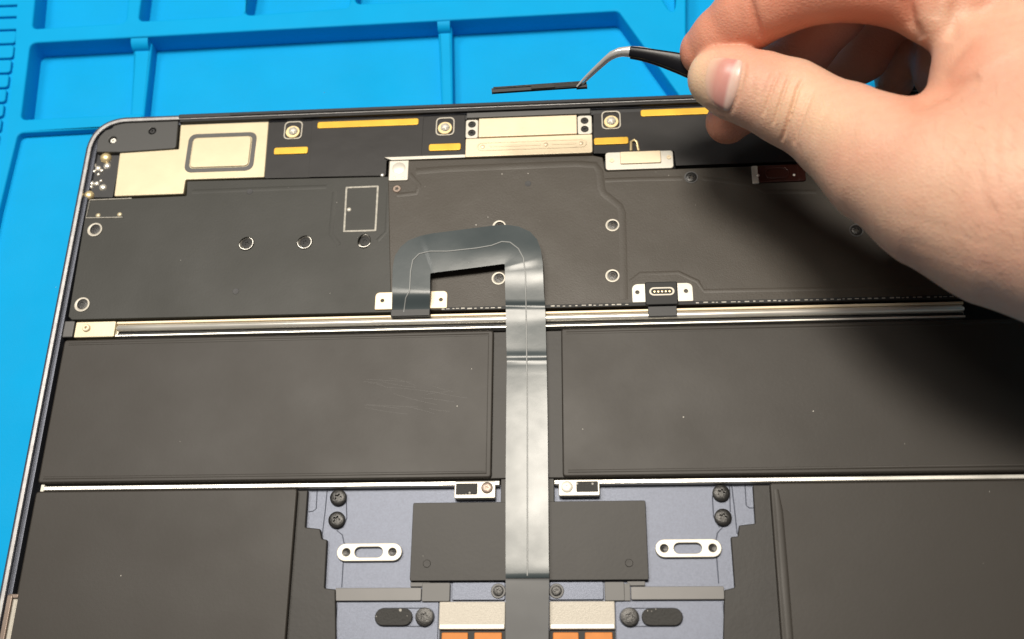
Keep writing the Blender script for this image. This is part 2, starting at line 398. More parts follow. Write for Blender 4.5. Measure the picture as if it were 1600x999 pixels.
for a, b, ys in ((727.5, 747, (194, 207)), (902.5, 925, (188, 201))):
    xa, xb = P(a, 200, -1)[0], P(b, 200, -1)[0]; xm = (xa + xb) / 2
    hs = [P(736 if a < 800 else 914.5, yy, -1)[1] for yy in ys]
    t = plate('shield_tab', rnd(box2(xa, yt + .25, xb, yt2 - .1), .8), -4, -1.2, M['white'], top, bevel=.2, holes=[circ(xm, h, 1.25) for h in hs])
    for h in hs: turned('tab_screw', xm, h, -1.5, [(.01, -.3), (.45, -.3), (.46, 0), (1.0, 0), (1.15, -.2), (1.15, -.9)], M['screw'], t)
plate('connector_flap', rnd(box2(cx0 + .2, yt2 + .25, cx1 - .4, yt2 + 2.2), .3), -3, -.5, M['grey'], lap, bevel=.2)

# main board shield: left sheet and the slightly prouder right film
bl = PP([(137, 313), (291, 306), (292, 283), (414, 280), (604, 276), (612, 276), (612, 490), (113, 494), (108, 487)], -1.5)
def y_of(px, py, z=-1.5): return P(px, py, z)[1]
ybot = np.mean([y_of(300, 492), y_of(900, 482), y_of(1300, 474)])
bl[6] = (bl[6][0], ybot); bl[7] = (bl[7][0], ybot); bl[8] = (bl[8][0], ybot + 1.2)
RINGS = [(148, 359, 'pale'), (128, 476, 'pale')]
holesL = [circ(*P(385, 381, -1.5), 2.4), circ(*P(476, 379, -1.5), 2.4), circ(*P(569, 377, -1.5), 2.0, ry=2.5)]
boardL = plate('board_shield', rnd(bl, [.6, .5, .5, .3, .3, 0, 0, .6, .6]), -4, -1.5, M['board'], lap, bevel=.25, holes=holesL)
xR = 146.0
br = PP([(606, 274), (607, 252), (727, 248.5), (927, 243), (942, 246), (946, 268), (1056, 264)], -1.4)
br += [(xR, br[-1][1]), (xR, ybot + .3), (P(612, 490, -1.4)[0] - .4, ybot + .3)]
boardR = plate('board_film', rnd(br, [.3, .3, .2, .5, .5, .8, .3, .5, .5, .3]), -3.6, -1.35, M['film'], lap, bevel=.3, res=3)
def bead(pts, w, m, par, z=-1.35, h=.11):
    w *= 1.35; h *= .6
    tube('embossed_seam', [P3(a, b, z) for a, b in pts], w, M[m], par, 8, flat=h / w)
bead([(650, 268), (700, 264), (800, 260), (900, 256), (930, 258), (937, 268), (940, 296), (944, 303), (968, 322), (972, 332), (974, 400), (975, 468)], .9, 'film', boardR)
bead([(945, 282), (1000, 280), (1066, 279)], .6, 'film', boardR)
bead([(1098, 279), (1170, 288), (1196, 300), (1275, 300)], .6, 'film', boardR)
bead([(640, 272), (655, 290), (650, 302), (620, 305)], .6, 'film', boardR)
bead([(985, 440), (1000, 428), (1060, 426), (1090, 440), (1100, 455), (1500, 448)], .5, 'film', boardR, h=.08)
bead([(523, 300), (520, 330), (517, 366), (530, 383)], .6, 'board', boardL, z=-1.5, h=.09)
bead([(590, 376), (604, 362), (607, 300)], .5, 'board', boardL, z=-1.5, h=.09)
bead([(300, 300), (400, 296), (510, 292)], .6, 'board', boardL, z=-1.5, h=.07)
for px, py in ((385, 381), (476, 379), (569, 377)):
    x, y = P(px, py, -2)
    turned('screw_well', x, y, -1.62, [(1.75, -1.5), (2.22, 0), (2.36, 0), (2.38, -2.0)], M['steel'], boardL)
    turned('screw', x + .1, y + .15, -2.3, [(a * 1.75, b * .5) for a, b in S_HEAD], M['hole'], boardL)  # black colour stands in for the darkness down the hole
for px, py, par in ((148, 359, boardL), (128, 476, boardL), (957, 352, boardR), (957, 431, boardR), (779, 435, boardR), (780, 354, boardR)):
    x, y = P(px, py, -1.3); big = par is boardL
    ro = 2.55 if big else 2.25
    turned('pale_ring', x, y, -1.18, [(ro * .62, -.16), (ro * .66, -.1), (ro * .88, 0), (ro * .97, -.03), (ro, -.12), (ro, -.5)], M['ring'], par)
    turned('screw', x + .15, y + .15, -1.16, [(a * ro * .70, b * .4) for a, b in S_HEAD], M['screw'], par)
for px, py, par in ((1080, 277, boardR), (1338, 360, boardR)):
    x, y = P(px, py, -1.2)
    turned('screw', x, y, -.95, [(a * 1.8, b) for a, b in S_HEAD], M['screw'], par)
    turned('washer', x, y, -1.2, [(1.7, 0), (2.15, 0), (2.25, -.1), (2.25, -.4)], M['grey'], par)
for px, py, par in ((390, 299, boardL), (825, 287, boardR), (368, 455, boardL)):
    x, y = P(px, py, -1.3); turned('dimple', x, y, -1.29 if par is boardR else -1.42, [(.01, -.05), (.7, -.02), (1.0, -.02), (1.15, -.15)], M['plastic'], par, 16)
# printed frames
def frame(name, pts, w, z, par, r=.4):
    o = PP(pts, z); c = np.mean(o, 0)
    x0, y0 = np.min(o, 0); x1, y1 = np.max(o, 0)
    return plate(name, rnd(o, r), z - .25, z, M['mark'], par, holes=[rnd([tuple(np.array(p) + np.sign(c - np.array(p)) * w) for p in o], r * .5)], bevel=.05)
fr1 = frame('chip_frame', [(540, 292), (592, 290), (588, 361.5), (536, 363)], .65, -1.38, boardL)
dome('contact_dot', 545, 327, -1.2, .85, 'white', boardL)
tube('corner_frame', [P3(206, 310.5, -1.45), P3(141, 313, -1.45), P3(135, 341, -1.45), P3(192, 340, -1.45)], .28, M['mark'], boardL, 6)
dome('contact_dot', 152.5, 336, -1.15, .95, 'cream', boardL); dome('contact_dot', 186, 334.5, -1.15, .95, 'cream', boardL)
# small nickel tab by the seam
x0, y0, x1, y1 = RECT((607, 283), (639, 251), -1)
tab = plate('nickel_tab', rnd(box2(x0, y0, x1, y1), [.5, .5, .2, .2]), -2, -.85, M['white'], lap, bevel=.2)
turned('tab_dome', (x0 + x1) / 2, y1 - 2.9, -.6, [(.01, 0), (1.7, -.03), (2.2, -.2), (2.3, -.5)], M['white'], tab)
for s in (-1.4, 1.6): turned('tab_pin', (x0 + x1) / 2 + s, y0 + 1.1, -.7, [(.01, 0), (.4, -.05), (.6, -.3)], M['white'], tab, 12)
plate('nickel_strip', PP([(600, 246), (727, 241.5), (727, 246), (612, 250.5)], -1), -1.9, -1.0, M['white'], lap, bevel=.1)
scr(620, 295, -1.1, 1.5, 'bronze', boardL); dome('contact_dot', 597, 273, -1.2, .7, 'steel', boardL)
# bracket right of the display connector
ya, yb2 = (P(945, 266, -1)[1] + P(1052, 263, -1)[1]) / 2, (P(945, 239, -1)[1] + P(1052, 235, -1)[1]) / 2
xa, xb = P(946, 250, -1)[0], P(1052, 250, -1)[0]
bk = plate('nickel_bracket', rnd(box2(xa, ya, xb, yb2), 1.0), -2.2, -.9, M['white'], lap, bevel=.2)
plate('bracket_raise', rnd(box2(P(969, 250, -.6)[0], ya + 1.9, P(1033, 250, -.6)[0], yb2 - .2), .5), -1, -.35, M['nickel'], bk, bevel=.25)
for px, py in ((956, 251), (1045, 246)): turned('bracket_screw', *P(px, py, -.9), -.72, [(.01, -.1), (.4, -.1), (.42, 0), (.75, 0), (.8, -.3)], M['nickel'], bk, 16)
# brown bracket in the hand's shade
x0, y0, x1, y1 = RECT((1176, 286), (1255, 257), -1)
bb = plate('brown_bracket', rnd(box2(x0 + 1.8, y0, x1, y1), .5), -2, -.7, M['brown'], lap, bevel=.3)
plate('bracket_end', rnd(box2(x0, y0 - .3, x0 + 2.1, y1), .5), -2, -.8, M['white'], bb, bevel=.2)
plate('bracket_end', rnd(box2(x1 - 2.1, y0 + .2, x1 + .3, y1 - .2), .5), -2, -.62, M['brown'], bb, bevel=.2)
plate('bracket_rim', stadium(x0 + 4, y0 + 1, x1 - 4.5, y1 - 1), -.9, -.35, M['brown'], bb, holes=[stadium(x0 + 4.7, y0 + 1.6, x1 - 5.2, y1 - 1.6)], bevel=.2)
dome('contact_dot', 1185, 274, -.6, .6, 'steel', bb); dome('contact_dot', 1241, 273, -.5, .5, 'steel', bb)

# polished bar below the board
xl, xe = P(181, 510, -2)[0], P(1509, 490, -2)[0]
def ym(pts, z): return float(np.mean([P(a, b, z)[1] for a, b in pts]))
y_top = ym([(200, 500), (600, 490.5), (1000, 486)], -2); y_bot = ym([(200, 526), (600, 515.5), (1000, 507)], -2)
bar = plate('stiffener_bar', rnd(box2(xl - .3, y_bot, xe, y_top), .4), -5, -3.6, M['steel'], lap, bevel=.2)
plate('bar_lip', rnd(box2(xl, y_top - .9, xe, y_top - .05), .2), -4, -2.2, M['nickel'], bar, bevel=.2)
yr = y_top - 2.2
tube('bar_rod', [(xl + .2, yr, -3.0), (xl + .9, yr, -2.9), (P(1290, 490, -2)[0] * .5, yr, -2.9), (xe - .9, yr, -2.9), (xe - .1, yr, -3.0)], [.75, 1.15, 1.15, 1.15, .75], M['steel'], bar, 16)
plate('bar_lip', rnd(box2(xl - .1, y_bot + .05, xe, y_bot + .75), .2), -4, -2.4, M['steel'], bar, bevel=.2)
plate('bar_slot', box2(xl + .4, y_bot + .85, xe - .2, yr - 1.0), -3.7, -3.4, M['hole'], bar, bevel=.03)
xe0 = P(118, 510, -2)[0]
be = plate('bar_end', rnd(box2(xe0, y_bot - .1, xl - .2, y_top + .1), .4), -5, -2.0, M['cream'], lap, bevel=.25)
scr(134, 512, -1.4, 1.25, 'nickel', be)
plate('end_block', rnd(box2(P(98, 510, -2)[0], y_bot + .2, xe0 - .6, y_top + .6), .4), -5, -2.2, M['grey'], lap, bevel=.3)
# row of tiny solder pads along the board edge
vs, fs = [], []
xx = P(690, 482, -1)[0]; xend = P(1490, 470, -1)[0]
pv, pf = [], []
while xx < xend:
    w = random.uniform(.6, 1.5); y = ybot + .55 + random.uniform(-.08, .08); h = random.uniform(.12, .22); z = -1.18
    if not (P(785, 482)[0] < xx < P(858, 480)[0] or P(985, 480)[0] < xx < P(1085, 480)[0]):
        b = len(pv)
        for zz in (-1.5, z):
            pv += [(xx, y - h, zz), (xx + w, y - h, zz), (xx + w, y + h, zz), (xx, y + h, zz)]
        pf += [(b + 4, b + 5, b + 6, b + 7), (b, b + 1, b + 5, b + 4), (b + 1, b + 2, b + 6, b + 5), (b + 2, b + 3, b + 7, b + 6), (b + 3, b, b + 4, b + 7)]
    xx += w + random.uniform(.4, 1.4)
o = mesh('solder_pads', pv, pf, M['mark'], boardR); o['kind'] = 'stuff'
plate('edge_strip', rnd(box2(P(690, 482, -1)[0], ybot + .05, xend, ybot + 1.15), .2), -1.5, -1.28, M['hole'], boardR, bevel=.05)

# two bottom connectors of the board
x0, x1 = P(586, 470, -1)[0], P(699, 470, -1)[0]; y0, y1 = ym([(640, 483)], -1), ym([(640, 456)], -1)
ck = plate('cable_bracket', rnd(box2(x0, y0, x1, y1), [.4, .4, 1.4, 1.4]), -2, -.9, M['nickel'], lap, bevel=.2, holes=[circ(*P(597.5, 470, -1), .55, 12), circ(*P(689, 468.5, -1), .55, 12)])
x0, x1 = P(987.5, 458, -1)[0], P(1083, 458, -1)[0]; y0, y1 = ym([(1035, 472)], -1), ym([(1035, 443)], -1)
kk = plate('connector_bracket', rnd(box2(x0, y0, x1, y1), [.4, .4, 1.8, 1.8]), -2, -.9, M['white'], lap, bevel=.2, holes=[circ(*P(996, 457, -1), .6, 12), circ(*P(1072, 455, -1), .6, 12)])
a0, a1 = P(1008, 458, -.6)[0], P(1059, 458, -.6)[0]
plate('connector_body', rnd(box2(a0, y0 - 1.2, a1, y1 + .3), .6), -2, -.3, M['hole'], kk, bevel=.35)
plate('connector_window', stadium(a0 + 1.2, y0 + 1.8, a1 - .9, y1 - 1.6), -.8, -.18, M['ring'], kk, bevel=.12, holes=[stadium(a0 + 1.9, y0 + 2.4, a1 - 1.6, y1 - 2.2)])
for k in range(5): turned('connector_pin', a0 + 2.9 + k * 1.15, (y0 + y1) / 2 + .1, -.16, [(.01, 0), (.3, -.03), (.42, -.2)], M['goldm'], kk, 10)
plate('connector_tail', rnd(box2(a0 + .7, y0 - 4.6, a1 - .5, y0 - 1.0), .2), -1.9, -1.35, M['plastic'], kk, bevel=.15)

# ------------------------------------------------------------------ batteries
def cell(name, poly, z1, par=lap, r=1.0, m='cell'):
    return plate(name, rnd(poly, r), -5.6, z1, M[m], par, bevel=.55, res=3)
zc = -1.0
yA, yB = ym([(200, 527), (600, 519), (1200, 509)], zc), ym([(100, 756), (500, 749), (900, 744.5), (1400, 739)], zc)
f1 = plate('battery_flange', rnd(box2(P(769, 600, -2)[0] - 2, yB - .1, P(792, 600, -2)[0] + 1, yA - .2), .4), -5.5, -2.0, M['flange'], lap, bevel=.3)
f2 = plate('battery_flange', rnd(box2(P(853, 600, -2)[0] - 1, yB - .1, P(880, 600, -2)[0] + 2, yA - .2), .4), -5.5, -2.0, M['flange'], lap, bevel=.3)
c1 = cell('battery_cell', box2(-147.2, yB, P(769.5, 640, zc)[0], yA), zc)
c2 = cell('battery_cell', box2(P(878, 640, zc)[0], yB, 147.2, yA), zc)
yC = ym([(100, 770), (400, 764), (1300, 752), (1550, 748.5)], zc)
xs = P(455, 860, zc)[0]
c3 = cell('battery_cell', [(-147.2, -207), (P(446, 999, zc)[0], -207), P(446, 999, zc), P(464, 771, zc)[:1] + (yC,), (-147.2, yC)], zc)
c4 = cell('battery_cell', [(P(1221, 999, zc)[0], -207), (147.2, -207), (147.2, yC), (P(1204, 770, zc)[0], yC), P(1221, 999, zc)], zc)
# pressed rim line just inside the right cells' edge
tube('wrap_fold', [P3(1213, 765, zc), P3(1218, 800, zc), P3(1226, 900, zc), P3(1234, 999, zc)], [.6, 1.0, 1.1, 1.0], M['cell'], c4, 10, flat=.13)
zf = -2.6
yD = yC - .2
fl3 = [P(440, 780, zf)[:1] + (yD,), P(481, 766, zf)[:1] + (yD,)] + PP([(477, 824), (500, 826.5), (503, 842), (511, 843.5), (507, 919), (524, 921), (525, 999)], zf)
fl3 += [(fl3[-1][0], -207), (P(430, 999, zf)[0], -207)]
plate('battery_flange', rnd(fl3, .35), -5.5, zf, M['flange'], lap, bevel=.3)
fl4 = [P(1225, 780, zf)[:1] + (yD,), P(1177, 766, zf)[:1] + (yD,)] + PP([(1180, 818), (1155, 821), (1153, 838), (1142, 839), (1148, 918), (1132, 922), (1130, 999)], zf)
fl4 += [(fl4[-1][0], -207), (P(1240, 999, zf)[0], -207)]
plate('battery_flange', rnd(fl4, .35), -5.5, zf, M['flange'], lap, bevel=.3)
# raised seam of the wrap just inside each upper cell's edge, and old scuffs
for c_, xa, xb in ((c1, -145.5, P(769.5, 640, zc)[0] - 1.6), (c2, P(878, 640, zc)[0] + 1.6, 145.5)):
    tube('wrap_seam', [(xa, yA - 1.5, zc), (xb, yA - 1.5, zc), (xb, yB + 1.6, zc), (xa, yB + 1.6, zc)], .45, M['cell'], c_, 8, flat=.16)
sv, sf = [], []
for k in range(16):
    px, py = random.uniform(560, 700), random.uniform(590, 640); ln = random.uniform(25, 90); an = random.gauss(.14, .12); bow = random.uniform(-6, 6)
    b0 = len(sv)
    for q_ in range(6):
        t = q_ / 5; X_, Y_ = P(px + ln * t * math.cos(an), py + ln * t * math.sin(an) + bow * t * (1 - t), zc)
        sv += [(X_, Y_ - .02, zc + .012), (X_, Y_ + .02, zc + .012)]
    sf += [(b0 + 2 * q_, b0 + 2 * q_ + 2, b0 + 2 * q_ + 3, b0 + 2 * q_ + 1) for q_ in range(5)]
scuff = mesh('scuff_marks', sv, sf, material('scuff', (.048, .044, .039), .42), c1); scuff['kind'] = 'stuff'

# thin steel strips between the battery rows
for a, b, in ((67, 781), (866, 1640)):
    xa, xb = P(a, 755, -2)[0], min(P(b, 755, -2)[0], 147)
    yy = (yB + yC) / 2 - .1
    plate('cell_divider', rnd(box2(xa, yy - .75, xb, yy + .65), .2), -4.5, -1.75, M['steel'], lap, bevel=.3)
plate('divider_end', rnd(box2(P(65, 765, -2)[0] - .2, (yB + yC) / 2 - 1.2, P(67, 765, -2)[0] + .5, (yB + yC) / 2 + 1.0), .2), -4.5, -1.6, M['white'], lap, bevel=.15)

# ------------------------------------------------------------------ top case between the lower batteries
zl = -4.2
x0 = P(440, 800, zl)[0]; x1 = P(1240, 800, zl)[0]
tp = plate('top_case_panel', box2(x0, -208, x1, (yB + yC) / 2 - .2), -6, zl, M['lav'], lap, bevel=.1)
def groove(pts, par=tp): tube('panel_seam', [P3(a, b, zl) for a, b in pts], .16, M['lavdark'], par, 6, flat=.5)
groove([(512, 758), (508, 800), (503, 840)]); groove([(496, 760), (494, 795), (489, 799), (482, 800)])
groove([(541, 780), (542, 810), (536, 824), (526, 829), (535, 836), (538, 850), (534, 918)])
groove([(1143, 757), (1147, 790), (1152, 835)]); groove([(1164, 757), (1166, 790), (1171, 794), (1178, 794)])
groove([(1113, 775), (1115, 808), (1124, 824), (1130, 823), (1121, 833), (1118, 848), (1123, 912)])
groove([(1140, 760), (1141, 800)])
for px, py in ((528, 777), (525.5, 812), (1127, 770), (1130, 808)): scr(px, py, -3.0, 2.45, 'screw', tp)
for px0, px1, py, hx in ((526, 628, 862, (541, 613)), (1024, 1128, 859.5, (1038, 1114))):
    zz = -3.0
    xa, xb, yy = P(px0, py, zz)[0], P(px1, py, zz)[0], P(700, py, zz)[1]
    s = (P(554 if px0 < 800 else 1053, py, zz)[0], P(598 if px0 < 800 else 1097, py, zz)[0])
    pl = plate('slot_plate', stadium(xa, yy - 2.55, xb, yy + 2.55, 10), -4.15, zz, M['white'], tp, bevel=.2,
               holes=[stadium(s[0], yy - 1.5, s[1], yy + 1.5), circ(P(hx[0], py, zz)[0], yy, 1.15, 16), circ(P(hx[1], py, zz)[0], yy, 1.15, 16)])
    for h in hx: turned('hole_plug', P(h, py, zz)[0], yy, -3.7, [(.01, -.2), (.4, -.15), (1.2, 0), (1.2, -.3)], M['screw'], pl, 14)  # the hole's darkness is put into the plug colour
    _k = None
zb = -2.4
bx = RECT((640, 908), (1008.5, 782), zb)
pad = plate('black_insulator', rnd(box2(*bx), .5), -4.15, zb, M['flange'], lap, bevel=.15)
plate('insulator_spine', rnd(box2(P(782, 800, -2.2)[0], bx[3] - .5, P(866, 800, -2.2)[0], (yB + yC) / 2 + 1.2), .3), -4.15, zb - .05, M['flange'], lap, bevel=.15)
for px, py in ((667, 881), (983, 880)): turned('dimple', *P(px, py, zb), zb + .12, [(.01, -.02), (1.0, 0), (1.25, -.2)], M['flange'], pad, 16)
# screw tabs at the inner ends of the dividers
for bxp, fo, sc_ in (((710, 778), (712.5, 746), 760.5), ((873.5, 937), (900.5, 934.5), 886)):
    pass
def tabs(x0, x1, yb_, yt_, fx0, fx1, sx, sy):
    zz = -1.6
    a, b, y0, y1 = P(x0, 765, zz)[0], P(x1, 765, zz)[0], P(x0, yb_, zz)[1], P(x0, yt_, zz)[1]
    t = plate('screw_tab', rnd(box2(a, y0, b, y1), .4), -4, zz, M['white'], lap, bevel=.2)
    plate('foam_pad', rnd(box2(P(fx0, 765, zz)[0], y0 + 1.1, P(fx1, 765, zz)[0], y1 - .6), .2), zz - .2, zz + .35, M['foam'], t, bevel=.12)
    x, y = P(sx, sy, zz)
    turned('screw', x, y, zz + .35, [(.01, -.35), (.45, -.3), (.5, 0), (1.45, 0), (1.7, -.15), (1.7, -.6)], M['bronze'] if sx < 800 else M['white'], t)
    return t
tabs(710, 774, 779, 753, 712.5, 746, 761, 762.5); tabs(873, 937, 775, 750, 900.5, 934.5, 886, 761)

# lower flex strips, pads and shields
zz = -3.2
yg0, yg1 = ym([(600, 938), (1060, 938)], zz), ym([(600, 919), (1060, 916)], zz)
for a, b, m, t in ((523, 658, 'greylight', 0), (659, 703, 'grey', 1.3), (945, 976, 'grey', 1.3), (986, 1132, 'greylight', 0)):
    plate('flex_strip', rnd(box2(P(a, 930, zz)[0], yg0 - (.3 if t else 0), P(b, 930, zz)[0], yg1 + t), .4), -4.1, zz if not t else zz + .25, M[m], lap, bevel=.15)
plate('flex_clip', rnd(box2(P(975, 930, zz)[0], yg0 - .3, P(985, 930, zz)[0], yg1 + .8), .2), -4.1, zz + .1, M['grey'], lap, bevel=.1)
plate('flex_clip', rnd(box2(P(641, 910, zz)[0], yg1 + .3, P(672, 910, zz)[0], yg1 + 1.7), .2), -4.1, zz - .3, M['grey'], lap, bevel=.1)
plate('flex_clip', rnd(box2(P(980, 910, zz)[0], yg1 + .3, P(1008, 910, zz)[0], yg1 + 1.7), .2), -4.1, zz - .3, M['grey'], lap, bevel=.1)
for a, b, sx in ((706, 789, 778.5), (859, 943, 869.5)):
    t = plate('cover_strip', rnd(box2(P(a, 925, -3.4)[0], yg0 + .1, P(b, 925, -3.4)[0], yg1 + 1.4), .5), -4.15, -3.4, M['lav'], lap, bevel=.15)
    turned('washer', *P(sx, 923.5, -3), -3.1, [(1.5, 0), (1.95, 0), (2.1, -.15), (2.1, -.4)], M['grey'], t)
    turned('screw', *P(sx, 923.5, -3), -2.95, [(a_ * 1.5, b_ * .6) for a_, b_ in S_HEAD], M['screw'], t)
zt = -3.7
for a, b, xc, side in ((526, 685, 'l', 0), (962, 1131, 'r', 1)):
    plate('corner_panel', rnd(box2(P(a, 960, zt)[0], -207, P(b, 960, zt)[0], yg0 - .3), .4), -4.15, zt, M['lav'], lap, bevel=.15)
for pa, pb, sx in ((585, 645, 663), (1003, 1066, 984)):
    x0, y0, x1, y1 = RECT((pa, 978), (pb, 950.5), -3)
    o0, o1 = (x0 - .2, P(sx, 964, -3)[0] + 2.9) if sx < 800 else (P(sx, 964, -3)[0] - 2.9, x1 + .2)
    t = plate('pill_recess', stadium(o0, y0 - .25, o1, y1 + .25), -3.75, -3.6, M['lavdark'], lap, bevel=.05, holes=[stadium(o0 + .3, y0 + .05, o1 - .3, y1 - .05)])
    plate('foam_pill', stadium(x0, y0, x1, y1, 10), -3.75, -2.7, M['foam'], t, bevel=.25)
    turned('screw', P(sx, 964, -2.8)[0], (y0 + y1) / 2, -2.6, [(a_ * 2.55, b_ * .8) for a_, b_ in S_HEAD], M['screw'], t)
for a, b in ((686, 789.5), (858.5, 961)):
    xa, xb = P(a, 960, -3)[0], P(b, 960, -3)[0]
    yt_, yb_ = yg0 - .35, P(800, 984, -3)[1]
    t = plate('nickel_shield', rnd(box2(xa, yb_ + .0, xb, yt_), .3), -4.1, -3.0, M['shield'], lap, bevel=.2)
    plate('shield_step', rnd(box2(xa + .15, yb_ + .1, xb - .15, yb_ + 1.5), .3), -3.2, -2.75, M['white'], t, bevel=.2)
zs = -3.3
plate('solder_bed', box2(P(686, 990, zs)[0], -207, P(962, 990, zs)[0], P(800, 984, zs)[1] - .2), -4.15, -3.9, M['hole'], lap, bevel=.05)
for a, b in ((690, 731), (741, 784), (864, 904), (914, 957)):
    plate('copper_pad', rnd(box2(P(a, 995, zs)[0], -190, P(b, 995, zs)[0], P(800, 988.5, zs)[1]), .3), -3.95, zs, M['copper'], lap, bevel=.2)

# bronze clip at the left edge
xa, ya_ = P(14, 930, -.8); xb = P(36, 930, -.8)[0]
ck2 = plate('bronze_clip', rnd(box2(-149.6, -200, -148.0, ya_), .3), -4, -.5, M['bronze'], lap, bevel=.25)
plate('clip_flange', rnd(box2(-147.95, -200, -146.3, ya_ - 1.0), .3), -4, -.9, M['ring'], ck2, bevel=.4)
plate('clip_tip', rnd(box2(-149.4, ya_ - .9, -146.4, ya_ + .3), .3), -4, -.75, M['bronze'], ck2, bevel=.2)

# ------------------------------------------------------------------ flat flex cable
st = [  # inner px, outer px, height
    ((671.5, 489), (612, 491), -.7), ((671.5, 470), (612.5, 470), -.45), ((672, 450), (613, 440), -.1), ((672, 434), (613.5, 418), .5),
    ((672.4, 428), (617, 400), 1.1), ((672.8, 427.6), (626, 386), 1.5), ((673.4, 427.3), (638, 376), 1.9), ((675, 427), (656, 369), 2.2), ((684, 425.5), (675, 365), 2.5),
    ((705, 423), (702, 361.5), 2.9), ((745, 418), (745, 356), 3.2), ((775, 414), (772, 352.5), 3.1), ((784, 412.8), (792, 351.5), 2.9),
    ((787, 412.6), (810, 354), 2.6), ((788, 412.8), (828, 362), 2.3), ((788.4, 413.2), (839, 374), 2.0), ((788.6, 414), (845, 390), 1.7), ((788.8, 420), (848, 412), 1.4),
    ((789, 440), (849, 440), .9), ((789.5, 462), (850, 460), .6), ((790, 474), (851, 471), .7), ((790.2, 480), (851.5, 477), .15), ((790.4, 486), (851.8, 484), .2), ((790.6, 505), (852.5, 503), .05),
    ((791, 530), (853, 530), -.15), ((791.5, 548), (853.5, 548), -.4), ((791.8, 558), (853.8, 556), -.15), ((792, 566), (854, 564), -.45), ((791.5, 590), (854.5, 590), -.5),
    ((791, 640), (855.3, 640), -.52), ((790.5, 700), (856, 700), -.55), ((790, 760), (856.5, 760), -.57), ((790, 820), (857, 820), -.6), ((790, 880), (857.5, 880), -.62),
    ((790, 901), (858, 900), -.64), ((790, 904.5), (858, 904), -1.05), ((790, 909), (858, 908), -.95), ((790, 940), (857.5, 940), -1.1), ((790, 999), (857, 999), -1.4), ((790, 1120), (857, 1120), -1.8)]
S = np.array([[*a, *b, z] for a, b, z in st], float)
tt = np.linspace(0, len(S) - 1, (len(S) - 1) * 4 + 1)
SI = np.stack([np.interp(tt, range(len(S)), S[:, k]) for k in range(5)], 1)
SI[:, 4] = np.where(SI[:, 4] > 0, SI[:, 4] * .62, SI[:, 4])
SI[3:-3, 4] = np.convolve(SI[:, 4], np.ones(7) / 7, 'valid')   # soften the heights a little
NA = 10; vs = []; fs = []
def sst(t): t = min(max(t, 0.0), 1.0); return t * t * (3 - 2 * t)
def cable_z(px, py, z):
    if py > 600: return z
    w = sst((px - 680) / 80)
    rise = (1 - w) * sst((489 - py) / 34) + w * sst((506 - py) / 85)
    c = -.55 + 2.45 * rise + .25 * w * sst((470 - py) / 90) * (1 - sst((400 - py) / 40))
    return c - .28 * w * math.exp(-((py - 478) / 4) ** 2) + .22 * math.exp(-((py - 557) / 5) ** 2) - .12 * math.exp(-((py - 566) / 5) ** 2)
for i, (ax, ay, bx_, by_, z) in enumerate(SI):
    for k in range(NA + 1):
        t = k / NA
        wob = .22 * math.sin(i * .19 + 1.0) * (t - .5) + .05 * math.sin(i * .11 + k * .3)
        if i < 8: wob = 0
        cup = .30 * (1 - (2 * t - 1) ** 2) * (1 if 28 < i < 68 else .12)
        qx, qy = ax + (bx_ - ax) * t, ay + (by_ - ay) * t
        vs.append(P3(qx, qy, cable_z(qx, qy, z) + cup * .5 + wob * .6 * (0 if qy < 480 else 1)))
for i in range(len(SI) - 1):
    for k in range(NA):
        a = i * (NA + 1) + k; fs.append((a, a + 1, a + NA + 2, a + NA + 1))
def sheet(name, vs, fs, th, mat, parent):
    n = len(vs); low = [(x, y, z - th) for x, y, z in vs]
    cnt = {}
    for f in fs:
        for a, b in zip(f, f[1:] + f[:1]): cnt[(a, b)] = 1
    side = [(b, a, a + n, b + n) for a, b in cnt if (b, a) not in cnt]
    return mesh(name, list(vs) + low, list(fs) + [tuple(i + n for i in f[::-1]) for f in fs] + side, mat, parent, 40)
fs = [f[::-1] for f in fs]
split = next(i for i, r in enumerate(SI) if r[1] > 903)
main = [f for f in fs if max(f) < (split + 1) * (NA + 1)]
cable = sheet('flat_cable', vs[:(split + 1) * (NA + 1)], main, .16, M['cable'], lap)
off = (split + 1) * (NA + 1)
tail = [tuple(i - off for i in f) for f in fs if min(f) >= off]
sheet('cable_tail', vs[off:], tail, .16, M['tape'], cable)
cv = [Vector(v) for v in vs]
# seam line running along the cable
sl = [(631, 488), (634, 466), (640, 455), (641.5, 425), (645, 407), (655, 397), (672, 393), (700, 393), (745, 388), (768, 384), (784, 378), (797, 379), (810, 389), (818, 404), (821, 430), (822, 480), (823, 560), (824, 640), (824, 760), (824, 900)]
bv = BVHTree.FromPolygons(cv, fs)
sp_ = []
SLX = np.array(sl, float); t2 = np.linspace(0, len(sl) - 1, (len(sl) - 1) * 5 + 1)
for u in t2:
    a, b = np.interp(u, range(len(sl)), SLX[:, 0]), np.interp(u, range(len(sl)), SLX[:, 1])
    o_ = Vector(CAM.tolist()); d_ = Vector((np.array(P3(a, b, -3)) - CAM).tolist()).normalized()
    h = bv.ray_cast(o_, d_)[0]
    if h: sp_.append((h.x, h.y, h.z + .12))
tube('cable_seam', sp_, .2, M['trace'], cable, 6, flat=.5)
x0, x1 = P(611, 488, -.8)[0], P(672, 488, -.8)[0]; yy = P(640, 488, -.8)[1]
plate('cable_plug', rnd(box2(x0, yy - 1.5, x1, yy + .9), .3), -2.2, -.35, M['plastic'], cable, bevel=.2)

